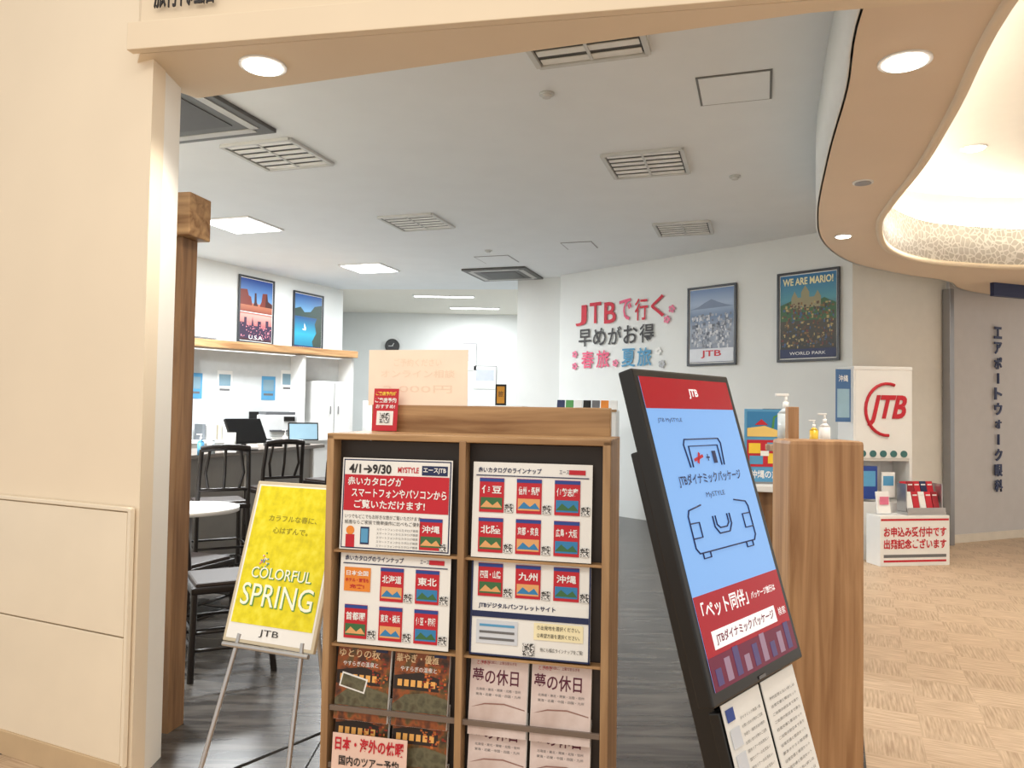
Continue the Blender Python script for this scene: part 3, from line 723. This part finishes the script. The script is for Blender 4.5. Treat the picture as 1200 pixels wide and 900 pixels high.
bottle(1.32, 3.24, 1.357, .75, WHITE)
bottle(1.27, 3.56, 1.357, 1.2, GEL)
bottle(1.33, 3.38, 1.357, .6, mat('yellow_bottle', (230, 190, 60), .3))

e = root('service_counter', (1.80, 5.45, 0), 70)
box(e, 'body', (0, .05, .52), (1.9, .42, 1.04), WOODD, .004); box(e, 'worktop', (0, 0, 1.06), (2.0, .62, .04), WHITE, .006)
e = root('poster_stand', (1.52, 4.62, 1.081), 0)
pan(e, 'card', 0, .225, .24, .44, LBLUE, y=0, t=.008, bev=.001)
pan(e, 'photo_top', 0, .355, .21, .15, CPH[0], y=-.006)
shape(e, 'beach', [(-.105, .28), (-.105, .33), (0, .345), (.105, .31), (.105, .28)], mat('beach_sand', (240, 205, 120)), -.008)
shape(e, 'parasol', [(-.06, .35), (-.02, .385), (.02, .35)], RED, -.009); shape(e, 'palm', [(.04, .33), (.05, .4), (.09, .42), (.06, .39), (.055, .33)], GREEN, -.009)
pan(e, 'photo_mid', 0, .18, .21, .16, RED, y=-.006)
rects(e, 'collage_yellow', [(-.06, .21, .07, .06), (.05, .15, .06, .06)], mat('collage_yellow', (246, 206, 60)), -.008)
rects(e, 'collage_blue', [(.05, .22, .07, .05), (-.05, .14, .08, .05)], LBLUE, -.0085); rects(e, 'collage_white', [(0, .18, .05, .03)], PAPER, -.009)
text(e, '沖縄の旅', 0, .055, .17, .05, WINK, y=-.008, bold=.02); box(e, 'foot', (0, .03, .005), (.2, .1, .01), GREYM, .002)
for i, (x, y, c) in enumerate(((1.72, 5.0, BLACK), (1.86, 5.4, DRED), (2.02, 5.8, BLACK))):
    e = root('desk_sign', (x, y, 1.081), 0)
    box(e, 'body', (0, 0, .26), (.17, .03, .38), c, .004); box(e, 'foot', (0, 0, .035), (.10, .08, .07), WHITE, .003)
    pan(e, 'face', 0, .30, .12, .10, mat('cream_card', (230, 215, 180)), y=-.017); text(e, '黒島', 0, .30, .08, .05, INK, y=-.02, bold=.02)
    pan(e, 'face_lower', 0, .17, .12, .08, [ORANGE, PAPER, LBLUE][i], y=-.017)
e = root('leaflet_stand', (1.50, 4.15, 0), 0)
box(e, 'leaflet_holder', (0, 0, .98), (.16, .05, .24), BLACK, .004); cyl(e, 'pole', (0, 0, .45), .012, .86, BLACK); cyl(e, 'base', (0, 0, .014), .13, .02, BLACK)
pan(e, 'leaflet', 0, .99, .14, .2, BEI, y=-.027)

# ---------------------------------------------------------------- furniture left
def chair(name, x, y, rz, seat, top, w=.42):
    e = root(name, (x, y, 0.004), rz)
    h = w / 2 - .02
    for i, (a, b) in enumerate(((-h, -h), (h, -h))):
        tube(e, 'front_leg_%d' % (i + 1), [(a * 1.06, b * 1.06, 0.0), (a, b, seat)], .018, BLKW)
    for i, a in enumerate((-h, h)):
        tube(e, 'rear_leg_%d' % (i + 1), [(a * 1.06, h + .05, .0), (a, h, seat), (a * .98, h + .02, (seat + top) / 2), (a * .92, h + .06, top)], .018, BLKW)
    box(e, 'seat', (0, 0, seat + .015), (w, w, .04), BLKW, .012)
    box(e, 'cushion', (0, 0, seat + .04), (w - .04, w - .05, .03), mat('seat_vinyl', (48, 38, 34), .45), .012)
    tube(e, 'top_rail', [(-h * .95, h + .055, top), (-h * .5, h + .075, top + .012), (0, h + .08, top + .016), (h * .5, h + .075, top + .012), (h * .95, h + .055, top)], .026, BLKW)
    tube(e, 'lower_rail', [(-h, h + .015, seat + .15), (h, h + .015, seat + .15)], .014, BLKW)
    for k in (-.5, 0, .5):
        tube(e, 'slat', [(k * h * 1.2, h + .012, seat + .15), (k * h * 1.5, h + .05, (seat + top) / 2 + .05), (k * h * 1.2, h + .065, top)], .012, BLKW)
    for z in (seat * .35, seat * .55):
        tube(e, 'stretcher', [(-h * 1.04, -h * 1.04, z), (-h * 1.04, h + .03, z), (h * 1.04, h + .03, z), (h * 1.04, -h * 1.04, z)], .010, BLKW, True)
chair('dining_chair', -1.63, 4.45, -60, .47, .95)
chair('dining_chair', -2.08, 5.0, 160, .45, .84)
chair('bar_chair', -2.36, 6.25, -150, .68, 1.15)
chair('bar_chair', -2.26, 7.35, -140, .68, 1.15)
chair('bar_chair', -1.92, 8.2, -130, .68, 1.15)
e = root('round_table', (-2.35, 5.62, 0.004))
cyl(e, 'top', (0, 0, .735), .36, .03, WHITE, seg=48); cyl(e, 'stem', (0, 0, .38), .035, .70, GREYM); cyl(e, 'foot', (0, 0, .015), .25, .03, BLACK)
a = (-3.0, 6.5); b = (-2.30, 9.3)
ang = math.degrees(math.atan2(b[1] - a[1], b[0] - a[0]))
e = root('consultation_counter', ((a[0] + b[0]) / 2 - .25, (a[1] + b[1]) / 2, 0), ang)
L_ = math.hypot(b[0] - a[0], b[1] - a[1])
box(e, 'top', (0, 0, 1.03), (L_, .66, .04), mat('counter_top', (128, 116, 106), .35), .005)
box(e, 'front', (0, -.18, .50), (L_ - .1, .04, 1.0), mat('counter_front', (150, 146, 140), .5), .003)
for k in (-1, 0, 1): box(e, 'divider', (k * L_ * .47, .02, .5), (.03, .5, 1.0), WHITE, .003)
def monitor(x, y, z, rz, scr=None, s=1.0, tilt=-12):
    l_ = root('desktop_monitor', (x, y, z), rz)
    box(l_, 'foot', (0, 0, .006), (.2 * s, .16 * s, .012), BLACK, .003); box(l_, 'neck', (0, .03, .07), (.04, .03, .12), BLACK, .004)
    box(l_, 'shell', (0, 0, .2 * s), (.46 * s, .03, .28 * s), BLACK, .008, (tilt, 0, 0))
    if scr: box(l_, 'display', (0, -.018, .2 * s), (.42 * s, .004, .24 * s), scr, .001, (tilt, 0, 0))
SC = mat('monitor_glow', (150, 185, 205), .3, emit=.3)
monitor(-2.62, 7.6, 1.056, 60, None, .95, -28); monitor(-2.42, 8.95, 1.056, 25, SC, .75)
monitor(-3.05, 6.85, 1.056, 70, SC, .7)
for i, (x, y, c) in enumerate(((-2.78, 7.12, WHITE), (-2.45, 8.35, WHITE), (-2.70, 6.95, GEL), (-2.72, 6.75, LBLUE))):
    bottle(x, y, 1.056, .95, c, 'counter_bottle')
for i, (x, y) in enumerate(((-2.62, 7.18), (-2.72, 8.1))):
    e = root('desk_document_holder', (x, y, 1.058), 20)
    box(e, 'base', (0, 0, .006), (.11, .08, .012), WHITE, .002)
    box(e, 'stand', (0, .01, .10), (.10, .02, .17), WHITE, .003, (-8, 0, 0)); pan(e, 'card', 0, .10, .07, .1, PAPER, y=-.02)
e = root('desk_telephone', (-2.50, 8.08, 1.068), 30)
box(e, 'body', (0, 0, .03), (.16, .18, .05), BLACK, .01); box(e, 'handset', (-.05, 0, .07), (.045, .18, .035), BLACK, .012); box(e, 'keypad', (.04, -.02, .058), (.06, .09, .006), GREYM, .002)
e = root('paper_stack', (-2.62, 8.55, 1.056), 25); box(e, 'sheets', (0, 0, .012), (.16, .22, .024), PAPER, .002); box(e, 'top_sheet', (.0, .0, .026), (.16, .22, .002), PINK, 0, (0, 0, 4))
# wood beam + partitions at rear left
a = (-4.25, 9.85); b = (-2.50, 11.86); ang = math.degrees(math.atan2(b[1] - a[1], b[0] - a[0])); L_ = math.hypot(b[0] - a[0], b[1] - a[1])
e = root('rear_partition', ((a[0] + b[0]) / 2, (a[1] + b[1]) / 2, 0), ang)
box(e, 'wood_beam', (0, 0, 2.30), (L_, .36, .10), WOODH, .005)
for k in (0, 2, 3): box(e, 'divider', (-L_ / 2 + .05 + k * (L_ - .1) / 3, .05, 1.12), (.04, .34, 2.24), WHITE, .003)
box(e, 'back', (0, .22, 1.12), (L_, .02, 2.24), mat('partition_back', (216, 220, 221), .5), .002)
box(e, 'desk_ledge', (0, .02, 1.02), (L_ - .04, .40, .035), WHITE, .002)
box(e, 'lower_doors', (0, -.09, .5), (L_ - .04, .02, 1.0), WHITE, .003)
box(e, 'locker', (.95, .02, 1.45), (.62, .3, .85), WHITE, .004); box(e, 'locker_gap', (.95, -.132, 1.45), (.008, .004, .8), GREYM)
for xx in (.88, 1.02): box(e, 'locker_handle', (xx, -.138, 1.45), (.012, .012, .12), GREYM, .002)
random.seed(9)
FB = mat('file_beige', (206, 196, 178)); FG = mat('file_grey', (120, 126, 132))
for k in range(9):
    x = -L_ / 2 + .3 + k * .075; h = random.uniform(.16, .26)
    box(e, 'file', (x, .05, 1.040 + h / 2), (.05, .2, h), random.choice([WHITE, PAPER, FG, FB, FG, NAVY]), .003)
box(e, 'desk_screen', (-.15, .0, 1.28), (.42, .03, .27), BLACK, .008); box(e, 'desk_screen_foot', (-.15, .02, 1.09), (.16, .12, .10), BLACK, .006)
box(e, 'desk_lamp_box', (.28, .05, 1.14), (.2, .16, .2), FG, .008)
for x, z, c in ((-1.05, 1.75, LBLUE), (-.62, 1.80, PAPER), (.05, 1.75, LBLUE), (.36, 1.85, PAPER)):
    pan(e, 'notice', x, z, .22, .34, c, y=.205); pan(e, 'notice_img', x, z + .04, .17, .16, mat('notice_print', (130, 160, 176)), y=.203); pan(e, 'notice_text', x, z - .09, .15, .03, GINK, y=.203)
e = root('office_printer', (-3.05, 10.0, 0.004), 35)
box(e, 'cabinet', (0, 0, .55), (.5, .42, 1.1), WHITE, .01); box(e, 'printer_body', (0, 0, 1.24), (.42, .36, .28), mat('printer_grey', (205, 208, 210), .5), .02)
box(e, 'lid', (0, 0, 1.40), (.38, .32, .04), mat('printer_dark', (90, 92, 96), .5), .01); box(e, 'tray', (0, -.19, 1.18), (.30, .1, .02), mat('printer_dark', (90, 92, 96)), .003)
box(e, 'panel', (.1, -.185, 1.33), (.14, .02, .06), BLACK, .003)
e = root('white_cabinet', (-2.0, 12.7, 0.004), 10)
box(e, 'body', (0, 0, .8), (.9, .45, 1.6), WHITE, .006); box(e, 'door_gap', (0, -.226, .8), (.008, .004, 1.5), SLOT); box(e, 'handle', (.05, -.235, .9), (.015, .02, .15), GREYM, .003)
e = root('white_cabinet', (-.13, 9.2, 0.004), -10)
box(e, 'body', (0, 0, .77), (.6, .4, 1.535), WHITE, .006); box(e, 'door_gap', (0, -.202, .75), (.008, .004, 1.4), SLOT); box(e, 'handle', (.05, -.21, .9), (.015, .02, .15), GREYM, .003)
e = root('gold_plaque', (-.13, 9.1, 1.541), -5)
pan(e, 'frame', 0, .13, .13, .25, BLACK, y=0, t=.03, bev=.003); pan(e, 'plate', 0, .13, .09, .2, mat('gold_plate', (200, 140, 50), .35, .3), y=-.017); text(e, '旅', 0, .14, .06, .07, INK, y=-.02)
e = root('wall_clock', (-2.66, 16.95, 2.86)); cyl(e, 'rim', (0, 0, 0), .16, .05, BLACK, rot=(90, 0, 0)); cyl(e, 'dial', (0, -.027, 0), .135, .006, mat('dial', (60, 60, 62)), rot=(90, 0, 0))
box(e, 'hour_hand', (0.02, -.032, .03), (.012, .004, .08), WHITE, 0, (0, 30, 0)); box(e, 'minute_hand', (-.03, -.032, 0), (.1, .004, .01), WHITE)
for x, z, w_, h_ in ((-.95, 2.65, .3, .6), (-.6, 2.2, .5, .5), (-1.6, 2.3, .35, .5)):
    e = root('notice_sheet', (x, 16.99, z)); pan(e, 'sheet', 0, 0, w_, h_, PAPER, y=-.004, t=.006); pan(e, 'print', 0, h_ * .1, w_ * .8, h_ * .5, mat('pale_grey_print', (185, 190, 200)), y=-.009)
    pan(e, 'edge', 0, h_ / 2, w_, .015, GINK, y=-.009); pan(e, 'edge_side', w_ / 2, 0, .015, h_, GINK, y=-.009)
e = root('low_brochure_shelf', (.98, 10.0, 0.004), -15)
box(e, 'body', (0, 0, .75), (.80, .35, 1.5), WHITE, .004)
for i in range(7):
    box(e, 'pamphlet', (-.34 + i * .115, -.02, 1.565), (.10, .03, .13), [NAVY, GREEN, PAPER, BLACK, GINK, ORANGE, PAPER][i], .002, (-12, 0, 0))
box(e, 'shelf_edge', (0, -.18, 1.5), (.82, .02, .03), WOODH, .002)

# ---------------------------------------------------------------- right cabinet
e = root('display_cabinet', (3.87, 8.02, 0), 3)
box(e, 'left_side', (-.30, .16, 1.0), (.03, .34, 2.0), WHITE, .005); box(e, 'right_side', (.30, .16, 1.0), (.03, .34, 2.0), WHITE, .005)
box(e, 'back', (0, .32, 1.0), (.60, .02, 2.0), WHITE, .003); box(e, 'top', (0, .16, 1.99), (.63, .36, .04), WHITE, .008)
box(e, 'upper_front', (0, .0, 1.52), (.60, .03, .94), WHITE, .006)
box(e, 'shelf', (0, .16, 1.04), (.58, .32, .03), WHITE, .003); box(e, 'base', (0, .15, .3), (.58, .3, .6), WHITE, .004)
text(e, 'JTB', .04, 1.55, .42, .32, RED, y=-.022, bold=.03, shear=.3, ext=.003)
tube(e, 'logo_ring', [(.04 + .23 * math.cos(R(k * 12 + 70)), -.022, 1.56 + .27 * math.sin(R(k * 12 + 70))) for k in range(18)], .016, RED)
pan(e, 'gift_shelf_print', -.16, .80, .20, .34, BLUE, y=.0, t=.02); pan(e, 'gift_shelf_photo', -.16, .84, .16, .16, LBLUE, y=-.012)
pan(e, 'info_card', .06, .78, .14, .26, PAPER, y=.0, t=.012); pan(e, 'info_card_print', .06, .82, .11, .10, LBLUE, y=-.008)
for k in range(5): cyl(e, 'round_tag', (-.22 + k * .11, -.02, 1.10), .035, .01, mat('teal_tag', (60, 110, 110)), rot=(90, 0, 0), seg=16)
s_ = root('side_poster_holder', (-.41, .02, 1.70), 0, p=e)
pan(s_, 'poster', 0, 0, .16, .55, mat('side_poster_blue', (70, 110, 160), .5), y=0, t=.006); pan(s_, 'poster_photo', 0, -.08, .13, .3, mat('side_poster_pale', (150, 185, 205), .5), y=-.005); text(s_, '沖縄', 0, .18, .10, .07, WINK, y=-.006, bold=.01)
e = root('leaflet_box', (4.04, 7.84, 0), 10)
box(e, 'body', (0, 0, .25), (.78, .22, .50), WHITE, .006)
for zz, s in ((.40, 'お申込み受付中です'), (.28, '出発記念ございます')):
    text(e, s, .0, zz - .06, .70, .10, RED, y=-.113, bold=.03)
pan(e, 'line', 0, .46, .76, .02, RED, y=-.111)
pan(e, 'stripe_1', 0, .10, .7, .03, GINK, y=-.111); pan(e, 'stripe_2', 0, .05, .7, .02, RED, y=-.111)
for rr in range(2):
    for i in range(5):
        box(e, 'brochure', (.0 + i * .075, .05 - rr * .07, .72 - rr * .10), (.068, .012, .22), [[RED, DRED, RED, NAVY, RED], [PAPER, RED, PAPER, RED, DRED]][rr][i], .002, (-15, 0, 0))
        pan(e, 'brochure_title', .0 + i * .075, .79 - rr * .10, .05, .02, PAPER, y=.062 - rr * .07)
box(e, 'rack_side_1', (-.05, .02, .66), (.012, .14, .30), ALU, .002); box(e, 'rack_side_2', (.355, .02, .66), (.012, .14, .30), ALU, .002)
box(e, 'tray', (.15, 0, .515), (.44, .18, .03), ALU, .003); box(e, 'tray_lip', (.15, -.09, .55), (.42, .01, .05), ALU, .002)
box(e, 'white_card', (-.28, .0, .62), (.14, .02, .22), PAPER, .002, (-10, 0, 0)); pan(e, 'white_card_print', -.28, .64, .1, .08, PINK, y=-.022)
e = root('clinic_wall_lettering', (5.98, 9.47, 0), 24.7)
for i, ch in enumerate('エアポートウォーク眼科'):
    z = 2.54 - i * .188
    if ch == 'ー': box(e, 'letter', (0, -.02, z), (.025, .02, .13), NAVY, .003)
    else: text(e, ch, 0, z, .14 if ch != 'ォ' else .11, .15 if ch != 'ォ' else .11, NAVY, y=-.02, bold=.03, ext=.006)

finish_text()

# ---------------------------------------------------------------- light
wd = bpy.data.worlds.new('world'); scene.world = wd; wd.use_nodes = True
bg = wd.node_tree.nodes['Background']; bg.inputs['Color'].default_value = (1.0, 0.935, 0.845, 1); bg.inputs['Strength'].default_value = 0.94
def area(name, loc, rot, sx, sy, e_, col):
    l = bpy.data.lights.new(name, 'AREA'); l.shape = 'RECTANGLE'; l.size = sx; l.size_y = sy; l.energy = e_; l.color = col
    o = link(bpy.data.objects.new(name, l)); o.location = loc; o.rotation_euler = tuple(R(a) for a in rot); return o
area('mall_fill_light', (-1.0, 0.3, 3.9), (10, 0, 0), 3, 1, 55, (1, .92, .8))  # added fill lamp above the camera
